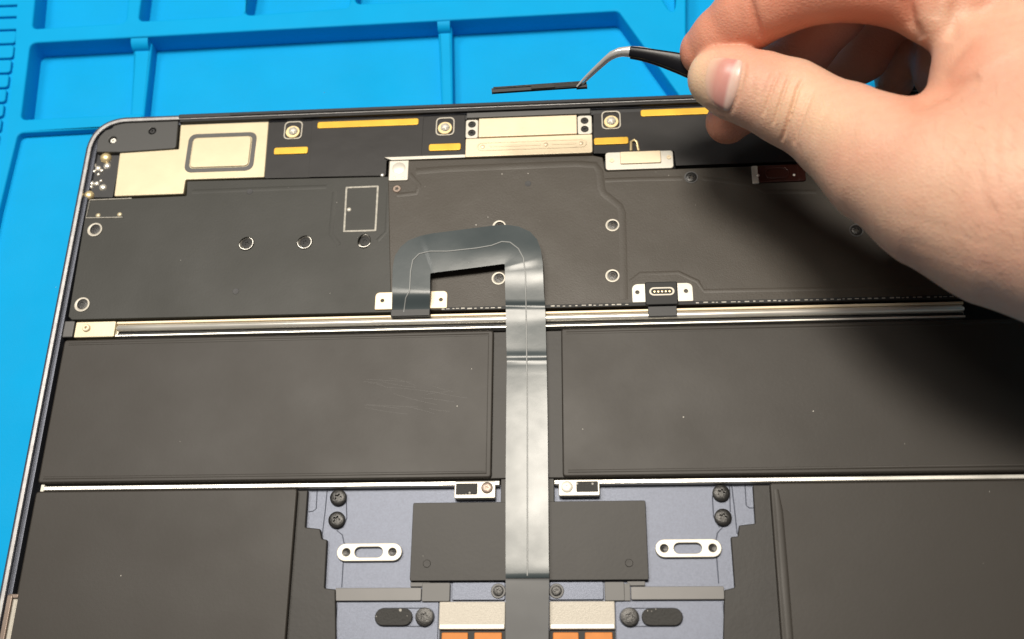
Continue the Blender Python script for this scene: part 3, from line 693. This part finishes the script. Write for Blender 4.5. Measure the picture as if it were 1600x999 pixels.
#HAND
# ------------------------------------------------------------------ hand
def seg_sdf(X, Y, Z, a, b, ra, rb):
    a = np.array(a, np.float32); b = np.array(b, np.float32); d = b - a; L2 = float(d @ d) + 1e-9
    px, py, pz = X - a[0], Y - a[1], Z - a[2]
    t = np.clip((px * d[0] + py * d[1] + pz * d[2]) / L2, 0, 1)
    return np.sqrt((px - t * d[0]) ** 2 + (py - t * d[1]) ** 2 + (pz - t * d[2]) ** 2) - (ra + (rb - ra) * t)
def smin(a, b, k):
    h = np.clip(.5 + .5 * (b - a) / k, 0, 1)
    return b + (a - b) * h - k * h * (1 - h)
H = .5
def chain(pts): return [(P3(a, b, z), r) for a, b, z, r in pts]
thumb = chain([(1123, 122, 45, 8.8), (1150, 131, 46.5, 10.0), (1190, 143, 48, 10.6), (1232, 160, 49, 11.6), (1262, 176, 50, 11.4), (1320, 210, 52, 12.4), (1380, 250, 54, 15.2)])
index = chain([(1103, 80, 41, 7.6), (1128, 60, 46, 8.6), (1168, 25, 53, 9.6), (1205, 0, 58, 10.2), (1290, -32, 66, 11.0), (1400, -32, 66, 12.0), (1500, -30, 64, 14)])
middle = chain([(1137, 191, 16, 6.8), (1165, 165, 20, 7.6), (1215, 112, 28, 8.4), (1255, 75, 34, 8.8), (1300, 20, 42, 9.4), (1345, -30, 47, 9.8), (1420, -50, 48, 10.5), (1560, -10, 50, 13)])
ring = chain([(1262, 160, 4, 6.5), (1295, 122, 10, 7.2), (1345, 84, 18, 8.8), (1385, 20, 27, 8.8), (1420, -20, 32, 9.2), (1480, -30, 36, 10), (1580, 20, 40, 12)])
pinky = chain([(1398, 128, 1, 6.2), (1400, 108, 5, 6.7), (1414, 70, 13, 7.0), (1450, 15, 20, 7.6), (1500, 0, 26, 9), (1600, 60, 34, 12)])
palm = [chain([(1320, 211, 52, 12.2), (1380, 251, 54, 15.4), (1472, 292, 57, 20.5), (1575, 322, 60, 24.5), (1690, 350, 62, 26), (1850, 400, 62, 27), (2250, 520, 62, 28)]),
        chain([(1442, -6, 64, 8.5), (1466, 16, 64, 8.8), (1575, -15, 62, 15), (1670, 60, 60, 24), (1730, 200, 60, 30), (1850, 380, 60, 30), (2250, 480, 60, 30)]),
        chain([(1538, 112, 62, 13), (1570, 150, 63, 18), (1640, 230, 64, 25)]),
        chain([(1478, 205, 58, 9), (1545, 225, 61, 16)]),
        chain([(1600, 60, 44, 16), (1680, 150, 44, 24), (1780, 330, 50, 26)]),
        chain([(1472, 50, 26, 8), (1488, 105, 18, 11), (1600, 200, 26, 22)])]
fingers = [thumb, index, middle, ring, pinky]
allp = [p for c in fingers + palm for p, r in c]
lo = np.array([1e9] * 3); hi = -lo
for c in fingers + palm:
    for p, r in c: lo = np.minimum(lo, np.array(p) - r - 5); hi = np.maximum(hi, np.array(p) + r + 5)
hi[0] = min(hi[0], 290); 
shape = np.ceil((hi - lo) / H).astype(int) + 1
gx, gy, gz = [(lo[i] + H * np.arange(shape[i])).astype(np.float32) for i in range(3)]
def eval_chain(c, k):
    D = np.full(shape, 30., np.float32)
    for (a, ra), (b, rb) in zip(c[:-1], c[1:]):
        m = max(ra, rb) + 16
        l = np.maximum(((np.minimum(a, b) - m - lo) / H).astype(int), 0); h = np.minimum(((np.maximum(a, b) + m - lo) / H).astype(int) + 1, shape)
        if (h <= l).any(): continue
        sl_ = tuple(slice(l[i], h[i]) for i in range(3))
        d = seg_sdf(gx[sl_[0]][:, None, None], gy[sl_[1]][None, :, None], gz[sl_[2]][None, None, :], a, b, ra, rb)
        D[sl_] = smin(D[sl_], d, k) if k > 0 else np.minimum(D[sl_], d)
    return D
Fd = None
for c in fingers:
    d = eval_chain(c, 2.0); Fd = d if Fd is None else smin(Fd, d, 1.2)
Pd = None
for c in palm:
    d = eval_chain(c, 4.0); Pd = d if Pd is None else smin(Pd, d, 7.0)
D = smin(Fd, Pd, 5.0); del Fd, Pd
def surface_nets(D):
    s = D < 0; n = np.array(D.shape) - 1
    C = [(i, j, k) for i in (0, 1) for j in (0, 1) for k in (0, 1)]
    sh = lambda A_, c: A_[c[0]:c[0] + n[0], c[1]:c[1] + n[1], c[2]:c[2] + n[2]]
    cnt = sum(sh(s, c).astype(np.uint8) for c in C)
    act = np.argwhere((cnt > 0) & (cnt < 8))
    vals = np.stack([D[act[:, 0] + c[0], act[:, 1] + c[1], act[:, 2] + c[2]] for c in C], 1)
    acc = np.zeros((len(act), 3)); num = np.zeros(len(act))
    for i in range(8):
        for j in range(i + 1, 8):
            if sum(abs(a - b) for a, b in zip(C[i], C[j])) != 1: continue
            a, b = vals[:, i], vals[:, j]; m = (a < 0) != (b < 0)
            t = np.where(m, a / np.where(m, a - b, 1), 0)
            p = np.array(C[i])[None] + t[:, None] * (np.array(C[j]) - np.array(C[i]))[None]
            acc += p * m[:, None]; num += m
    V = lo + H * (act + acc / num[:, None])
    idx = -np.ones(n, np.int64); idx[tuple(act.T)] = np.arange(len(act))
    Fs = []
    for ax in range(3):
        u, v = [(1, 2), (2, 0), (0, 1)][ax]
        m = np.diff(s.astype(np.int8), axis=ax)
        e = np.argwhere(m != 0); sg = m[tuple(e.T)]
        ok = (e[:, u] > 0) & (e[:, v] > 0) & (e[:, u] < n[u]) & (e[:, v] < n[v]); e = e[ok]; sg = sg[ok]
        q4 = []
        for du, dv in ((-1, -1), (0, -1), (0, 0), (-1, 0)):
            f = e.copy(); f[:, u] += du; f[:, v] += dv; q4.append(idx[tuple(f.T)])
        q4 = np.stack(q4, 1); q4[sg > 0] = q4[sg > 0][:, ::-1]
        Fs.append(q4[(q4 >= 0).all(1)])
    return V, np.concatenate(Fs)
V, Q = surface_nets(D); del D
def normals(V, Q):
    fn = np.cross(V[Q[:, 2]] - V[Q[:, 0]], V[Q[:, 3]] - V[Q[:, 1]])
    N = np.zeros_like(V)
    for k in range(4): np.add.at(N, Q[:, k], fn)
    return N / (np.linalg.norm(N, axis=1, keepdims=True) + 1e-9)
N = normals(V, Q)
c_mid = V.mean(0)
if ((V - c_mid) * N).sum(1).mean() < 0: Q = Q[:, ::-1]; N = -N
# relax once to take out the grid
for _ in range(2):
    S_ = np.zeros_like(V); Cn = np.zeros(len(V))
    for k in range(4):
        for kk_ in (1, 3):
            np.add.at(S_, Q[:, k], V[Q[:, (k + kk_) % 4]]); np.add.at(Cn, Q[:, k], 1)
    V = V + .5 * (S_ / np.maximum(Cn, 1)[:, None] - V)
# skin creases pressed into the surface
def pdist(xy, pts, along=False):
    best = np.full(len(xy), 1e9); sa = np.zeros(len(xy))
    ln = [math.dist(a, b) for a, b in zip(pts[:-1], pts[1:])]; tot = sum(ln); acc = 0
    for (a, b), l_ in zip(zip(pts[:-1], pts[1:]), ln):
        a = np.array(a, float); b = np.array(b, float); d = b - a
        t = np.clip(((xy - a) @ d) / (d @ d), 0, 1)
        e = np.linalg.norm(xy - a - t[:, None] * d, axis=1); m_ = e < best
        best = np.where(m_, e, best); sa = np.where(m_, (acc + t * l_) / tot, sa); acc += l_
    return (best, sa) if along else best
N = normals(V, Q); xy = project(V); facing = ((CAM - V) * N).sum(1) / np.linalg.norm(CAM - V, axis=1)
CREASES = [
    ([(1256, 122), (1246, 140), (1236, 172), (1226, 205), (1220, 222)], 1.25, 2.6, 38), ([(1236, 112), (1226, 138), (1216, 168), (1208, 196)], .85, 2.4, 38),
    ([(1218, 112), (1208, 134), (1199, 160), (1192, 182)], .7, 2.4, 38), ([(1203, 112), (1192, 135), (1186, 155)], .2, 3, 38),
    ([(1272, 140), (1258, 172), (1246, 204), (1240, 226)], .6, 2.8, 38), ([(1181, 115), (1176, 128), (1172, 146)], .15, 3, 38),
    ([(1163, 90), (1164, 104), (1160, 122), (1153, 150), (1144, 172), (1138, 180)], .55, 3.5, 36), ([(1138, 180), (1118, 173), (1102, 164)], .4, 3.5, 36), ([(1163, 90), (1145, 84), (1120, 83)], .3, 4, 36),
    ([(1172, -5), (1178, 25), (1190, 62)], .9, 6, 30), ([(1427, -30), (1421, 5), (1424, 35), (1440, 62)], 1.3, 9, 40),
    ([(1474, -30), (1466, 5), (1460, 30)], .5, 11, 40), ([(1500, -20), (1490, 25), (1484, 66)], 1.0, 12, 40),
    ([(1425, 172), (1455, 158), (1490, 140), (1530, 118)], 1.1, 9, 35), ([(1440, 180), (1480, 166), (1530, 142)], .4, 7, 35), ([(1470, 120), (1500, 80), (1540, 40)], .5, 8, 35),
    ([(1560, 180), (1556, 230), (1562, 280)], .16, 8, 35), ([(1585, 170), (1580, 230), (1588, 290)], .16, 8, 35), ([(1530, 250), (1535, 300), (1545, 340)], .12, 8, 35),
    ([(1300, 160), (1285, 190), (1270, 225)], .2, 6, 38), ([(1340, 180), (1330, 215), (1318, 250)], .14, 8, 38),
    ([(1380, 330), (1440, 345), (1520, 375), (1600, 400)], .07, 9, 35), ([(1385, 368), (1430, 382), (1500, 408), (1560, 425)], .07, 8, 35),
    ([(1400, 402), (1460, 412), (1540, 440)], .07, 8, 35), ([(1430, 428), (1490, 436), (1560, 462)], .07, 8, 35),
]
for pts, dep, w, zmin in CREASES:
    m = (facing > .05) & (V[:, 2] > zmin)
    d, sa_ = pdist(xy[m], pts, True)
    dep = dep * np.sqrt(np.clip(np.sin(np.pi * np.clip(sa_, 0, 1)), 0, 1))
    disp = dep * np.exp(-(d / w) ** 2) - dep * .15 * np.exp(-((d - 2.4 * w) / (1.4 * w)) ** 2)
    V[m] -= N[m] * disp[:, None]
# where the skin is flushed: finger pads and the inside of the hand
flush = np.zeros(len(V), np.float32)
def near(c, rr):
    best = np.full(len(V), 1e9)
    for (a, ra), (b, rb) in zip(c[:-1], c[1:]):
        a = np.array(a); b = np.array(b); d = b - a
        t = np.clip(((V - a) @ d) / (d @ d), 0, 1); best = np.minimum(best, np.linalg.norm(V - a - t[:, None] * d, axis=1) - (ra + (rb - ra) * t))
    return np.clip(1 - best / rr, 0, 1)
for c, wgt in ((index, .95), (middle, .8), (ring, .8), (pinky, .8)): flush = np.maximum(flush, wgt * near(c, 4))
flush = np.maximum(flush, .55 * np.exp(-(pdist(xy, [(1430, 165), (1480, 140), (1520, 80)]) / 30) ** 2))
flush = np.maximum(flush, .35 * np.exp(-(pdist(xy, [(1165, 75), (1200, 95)]) / 30) ** 2))
flush = np.maximum(flush, .25 * np.exp(-(pdist(xy, [(1330, 240), (1350, 245)]) / 40) ** 2))
pale = (.8 * np.exp(-(pdist(xy, [(1085, 100), (1090, 150)]) / 22) ** 2)).astype(np.float32)
pale = np.maximum(pale, .5 * np.exp(-(pdist(xy, [(1215, 180), (1250, 150), (1290, 190)]) / 35) ** 2)).astype(np.float32)

skin = bpy.data.materials.new('skin'); skin.use_nodes = True
nt = skin.node_tree; nd = nt.nodes; L = nt.links; b = nd['Principled BSDF']
geo = nd.new('ShaderNodeNewGeometry')
def noise(scale, detail=5, vec=None):
    n = nd.new('ShaderNodeTexNoise'); n.inputs['Scale'].default_value = scale; n.inputs['Detail'].default_value = detail
    L.new(vec or geo.outputs['Position'], n.inputs['Vector']); return n
def mixc(fac, a, bcol):
    m = nd.new('ShaderNodeMix'); m.data_type = 'RGBA'
    L.new(fac, m.inputs[0])
    if isinstance(a, tuple): m.inputs[6].default_value = (*a, 1)
    else: L.new(a, m.inputs[6])
    m.inputs[7].default_value = (*bcol, 1); return m.outputs[2]
def remap(sock, a, b_, c, d):
    m = nd.new('ShaderNodeMapRange'); m.inputs[1].default_value, m.inputs[2].default_value, m.inputs[3].default_value, m.inputs[4].default_value = a, b_, c, d
    L.new(sock, m.inputs[0]); return m.outputs[0]
c0 = mixc(remap(noise(55, 4).outputs['Fac'], .35, .7, 0, .65), (.69, .43, .305), (.66, .33, .24))
c0 = mixc(remap(noise(420, 3).outputs['Fac'], .4, .8, 0, .30), c0, (.56, .29, .20))
at = nd.new('ShaderNodeAttribute'); at.attribute_name = 'pale'; c0 = mixc(at.outputs['Fac'], c0, (.76, .53, .345))
at = nd.new('ShaderNodeAttribute'); at.attribute_name = 'flush'; c0 = mixc(at.outputs['Fac'], c0, (.64, .255, .165))
L.new(c0, b.inputs['Base Color'])
b.inputs['Subsurface Weight'].default_value = .35; b.inputs['Subsurface Radius'].default_value = (1.0, .38, .22); b.inputs['Subsurface Scale'].default_value = .0022
b.inputs['Roughness'].default_value = .52; b.inputs['Specular IOR Level'].default_value = .4
vo = nd.new('ShaderNodeTexVoronoi'); vo.feature = 'DISTANCE_TO_EDGE'; vo.inputs['Scale'].default_value = 1100
mp = nd.new('ShaderNodeMapping'); mp.inputs['Rotation'].default_value = (0, 0, .55); mp.inputs['Scale'].default_value = (.55, 1.0, 1.0)
L.new(geo.outputs['Position'], mp.inputs['Vector']); L.new(mp.outputs[0], vo.inputs['Vector'])
mp2 = nd.new('ShaderNodeMapping'); mp2.inputs['Rotation'].default_value = (0, 0, .5); mp2.inputs['Scale'].default_value = (.25, 1.0, .6)
L.new(geo.outputs['Position'], mp2.inputs['Vector'])
wr = noise(420, 4, mp2.outputs[0])
ad = nd.new('ShaderNodeMath'); ad.operation = 'MULTIPLY_ADD'; ad.inputs[1].default_value = 1.5
L.new(wr.outputs['Fac'], ad.inputs[0]); L.new(remap(vo.outputs['Distance'], 0, .25, 0, .55), ad.inputs[2])
bp = nd.new('ShaderNodeBump'); bp.inputs['Strength'].default_value = .28; bp.inputs['Distance'].default_value = .0004
L.new(ad.outputs[0], bp.inputs['Height']); L.new(bp.outputs[0], b.inputs['Normal'])

me = bpy.data.meshes.new('hand')
me.vertices.add(len(V)); me.vertices.foreach_set('co', V.astype(np.float32).ravel())
me.loops.add(len(Q) * 4); me.loops.foreach_set('vertex_index', Q.astype(np.int32).ravel())
me.polygons.add(len(Q)); me.polygons.foreach_set('loop_start', np.arange(0, len(Q) * 4, 4, dtype=np.int32))
me.polygons.foreach_set('use_smooth', np.ones(len(Q), bool))
me.update(calc_edges=True); me.validate()
for nme, arr in (('flush', flush), ('pale', pale)):
    a_ = me.attributes.new(nme, 'FLOAT', 'POINT'); a_.data.foreach_set('value', arr.astype(np.float32))
bvh = BVHTree.FromPolygons([tuple(v) for v in V], [tuple(int(i) for i in f) for f in Q])
hand = link('hand', me, skin)
hand['label'] = 'bare right hand pinching the black tweezers between thumb and forefinger'; hand['category'] = 'hand'

# thumbnail laid on the thumb
def hit(px, py):
    o_ = Vector(CAM.tolist()); d_ = Vector((np.array(P3(px, py, 0)) - CAM).tolist()).normalized()
    return bvh.ray_cast(o_, d_)
NB, NT = [(1161, 92), (1162, 104), (1159, 122), (1152, 150), (1143, 171), (1136, 178)], [(1112, 85), (1100, 93), (1093, 107), (1091, 124), (1096, 142), (1106, 160)]
nb, ntp = np.array(NB, float), np.array(NT, float); nu, nv = 18, 18; vs, fs, uv = [], [], []
for i in range(nu + 1):
    s = i / nu; a = [np.interp(s * 5, range(6), nb[:, k]) for k in (0, 1)]; c = [np.interp(s * 5, range(6), ntp[:, k]) for k in (0, 1)]
    for j in range(nv + 1):
        t = j / nv; p = [a[k] + (c[k] - a[k]) * t for k in (0, 1)]
        h, n_, _, _ = hit(*p)
        if h is None: h, n_, _, _ = hit(p[0] + 6, p[1] + 3)
        e = min(s, 1 - s) * 2; lift = .40 * min(1, e * 4) * min(1, t * 8 + .2) * min(1, (1 - t) * 2.2) - .15
        vs.append(tuple(h + n_ * lift)); uv.append((s, t))
for i in range(nu):
    for j in range(nv):
        a_ = i * (nv + 1) + j; fs.append((a_, a_ + 1, a_ + nv + 2, a_ + nv + 1))
nailm = bpy.data.materials.new('nail'); nailm.use_nodes = True
nt = nailm.node_tree; nd = nt.nodes; L = nt.links; b = nd['Principled BSDF']
at = nd.new('ShaderNodeAttribute'); at.attribute_name = 'along'
cr = nd.new('ShaderNodeValToRGB'); L.new(at.outputs['Fac'], cr.inputs[0])
els = cr.color_ramp.elements
els[0].position = 0; els[0].color = (.62, .40, .32, 1); els[1].position = 1; els[1].color = (.76, .52, .37, 1)
for pos, col in ((.22, (.72, .50, .43, 1)), (.31, (.60, .28, .245, 1)), (.58, (.62, .30, .25, 1)), (.76, (.72, .46, .35, 1))):
    e_ = els.new(pos); e_.color = col
L.new(cr.outputs[0], b.inputs['Base Color']); b.inputs['Roughness'].default_value = .30
b.inputs['Subsurface Weight'].default_value = .3; b.inputs['Subsurface Radius'].default_value = (1, .4, .3); b.inputs['Subsurface Scale'].default_value = .001
nail = mesh('thumbnail', vs, fs, nailm, hand, 180)
a_ = nail.data.attributes.new('along', 'FLOAT', 'POINT')
a_.data.foreach_set('value', [t + .10 * (abs(s - .55) * 2) ** 2 for s, t in uv])
md = nail.modifiers.new('thickness', 'SOLIDIFY'); md.thickness = .0004; md.offset = -1
# fine hairs on the back of the hand
hv, hf = [], []
for _ in range(170):
    px, py = random.uniform(1440, 1640), random.uniform(150, 430)
    if random.random() > (px - 1400) / 220: continue
    h, n_, _i, _d = hit(px, py)
    if h is None or h.z < 45: continue
    d = Vector((random.gauss(-.5, .35), random.gauss(.75, .3), 0)); d = (d - n_ * d.dot(n_)).normalized()
    ln = random.uniform(3.0, 6.5); sd = n_.cross(d) * random.uniform(-.8, .8); b0 = len(hv); K = 4
    for k in range(K + 1):
        t = k / K; c = h + d * ln * t + sd * t * t + n_ * (.05 + .9 * t * (1.15 - t)); r = .022 * (1 - .75 * t)
        for q_ in range(3):
            a = q_ * 2.0944; hv.append(c + n_.cross(d) * math.cos(a) * r + n_ * math.sin(a) * r)
    for k in range(K):
        for q_ in range(3):
            a, b_ = b0 + k * 3 + q_, b0 + k * 3 + (q_ + 1) % 3; hf.append((a, b_, b_ + 3, a + 3))
hair = mesh('hand_hair', hv, hf, material('brown_hair', (.26, .15, .085), .5), hand); hair['kind'] = 'stuff'
#ENDHAND

# ------------------------------------------------------------------ tweezers
tw = empty('tweezers', P3(1060, 100, 36), 'black curved tweezers with bare silver tips held between thumb and forefinger', 'tweezers')
path = [(1330, 150, 22, 7.5), (1240, 140, 30, 7.6), (1150, 122, 36.0, 7.2), (1090, 108, 37.0, 6.6), (1060, 99, 37, 5.6), (1030, 91, 37, 4.3), (1005, 85.5, 37, 3.5), (985, 82.5, 36.5, 3.2), (968, 83, 36, 2.6), (952, 90, 34.5, 2.2), (938, 102, 32.5, 1.8), (922, 117, 30, 1.4), (912, 127, 28.3, 1.15), (903, 137, 27, .7)]
def ribbon(name, pts, off, th, mat, parent, wscale=1.0, sd=0.0):
    pts = [(Vector(P3(a, b, z)), w) for a, b, z, w in pts]
    PA = np.array([[*p, w] for p, w in pts]); u = np.linspace(0, len(pts) - 1, (len(pts) - 1) * 4 + 1)
    # smooth interpolation (Catmull-Rom)
    def cr_(u_):
        i = min(int(u_), len(PA) - 2); t = u_ - i
        p0, p1, p2, p3 = PA[max(i - 1, 0)], PA[i], PA[i + 1], PA[min(i + 2, len(PA) - 1)]
        return .5 * (2 * p1 + (p2 - p0) * t + (2 * p0 - 5 * p1 + 4 * p2 - p3) * t ** 2 + (3 * p1 - p0 - 3 * p2 + p3) * t ** 3)
    C_ = np.array([cr_(x) for x in u]); vs, fs = [], []
    for i in range(len(C_)):
        p = Vector(C_[i, :3]); t = Vector(C_[min(i + 1, len(C_) - 1), :3] - C_[max(i - 1, 0), :3]).normalized()
        vdir = (Vector(CAM.tolist()) - p).normalized(); side = t.cross(vdir).normalized(); nrm = side.cross(t)
        w = C_[i, 3] / 2 * wscale; c = p + nrm * off + side * sd
        ch = min(w * .35, th * .45)
        for a, b_ in ((-w, -th / 2 + ch), (-w + ch, -th / 2), (w - ch, -th / 2), (w, -th / 2 + ch), (w, th / 2 - ch), (w - ch, th / 2), (-w + ch, th / 2), (-w, th / 2 - ch)):
            vs.append(c + side * a + nrm * b_)
    for i in range(len(C_) - 1):
        for k in range(8):
            a, b_ = i * 8 + k, i * 8 + (k + 1) % 8; fs.append((a, b_, b_ + 8, a + 8))
    fs.append(tuple(range(8))[::-1]); fs.append(tuple(range((len(C_) - 1) * 8, len(C_) * 8)))
    return mesh(name, vs, fs, mat, parent, 50)
for off in (.75, -.75):
    ribbon('arm', path[:8], off, 1.25, M['tweezer'], tw, .95, off * .45)
    ribbon('tip', path[6:], off * .8, 1.0, M['chrome'], tw, .6, off * .55)
# silver bare edge along the upper side of the bend
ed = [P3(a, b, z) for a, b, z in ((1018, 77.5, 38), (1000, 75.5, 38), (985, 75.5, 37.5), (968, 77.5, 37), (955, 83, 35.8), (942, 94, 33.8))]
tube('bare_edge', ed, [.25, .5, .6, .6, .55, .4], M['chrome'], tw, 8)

# black strip in the tweezers
bz = 27
A0, A1 = Vector(P3(769, 142.5, bz)), Vector(P3(916, 132.5, bz))
brk = empty('black_bracket', (A0 + A1) / 2, 'thin black bracket strip gripped by the tweezer tips above the laptop edge', 'bracket')
dirv = (A1 - A0).normalized(); nv_ = dirv.cross(Vector((0, 0, 1))).normalized(); upv = nv_.cross(dirv)
def strip(name, t0, t1, n0, n1, u0, u1, mat):
    L_ = (A1 - A0).length; vs = []
    bm = bmesh.new(); bmesh.ops.create_cube(bm, size=1)
    for v in bm.verts:
        t = t0 + (t1 - t0) * (v.co.x + .5); n = n0 + (n1 - n0) * (v.co.y + .5); u = u0 + (u1 - u0) * (v.co.z + .5)
        v.co = A0 + dirv * (t * L_) + nv_ * n + upv * u
    bmesh.ops.bevel(bm, geom=bm.edges[:], offset=.12, segments=2, affect='EDGES')
    me = bpy.data.meshes.new(name); bm.to_mesh(me); bm.free()
    return link(name, me, mat, brk, 40)
strip('strip_body', 0, 1, -.55, .7, -.5, .45, M['plastic'])
strip('strip_flange', .02, .93, -.85, -.45, -.3, .7, M['screw'])
strip('foam_pad', .42, .66, -.4, .6, .4, .85, M['foam'])
strip('strip_lug', .90, 1.005, .55, 1.15, -.45, .6, M['plastic'])
strip('strip_lip', .66, .90, -.4, .5, .4, .65, M['hole'])
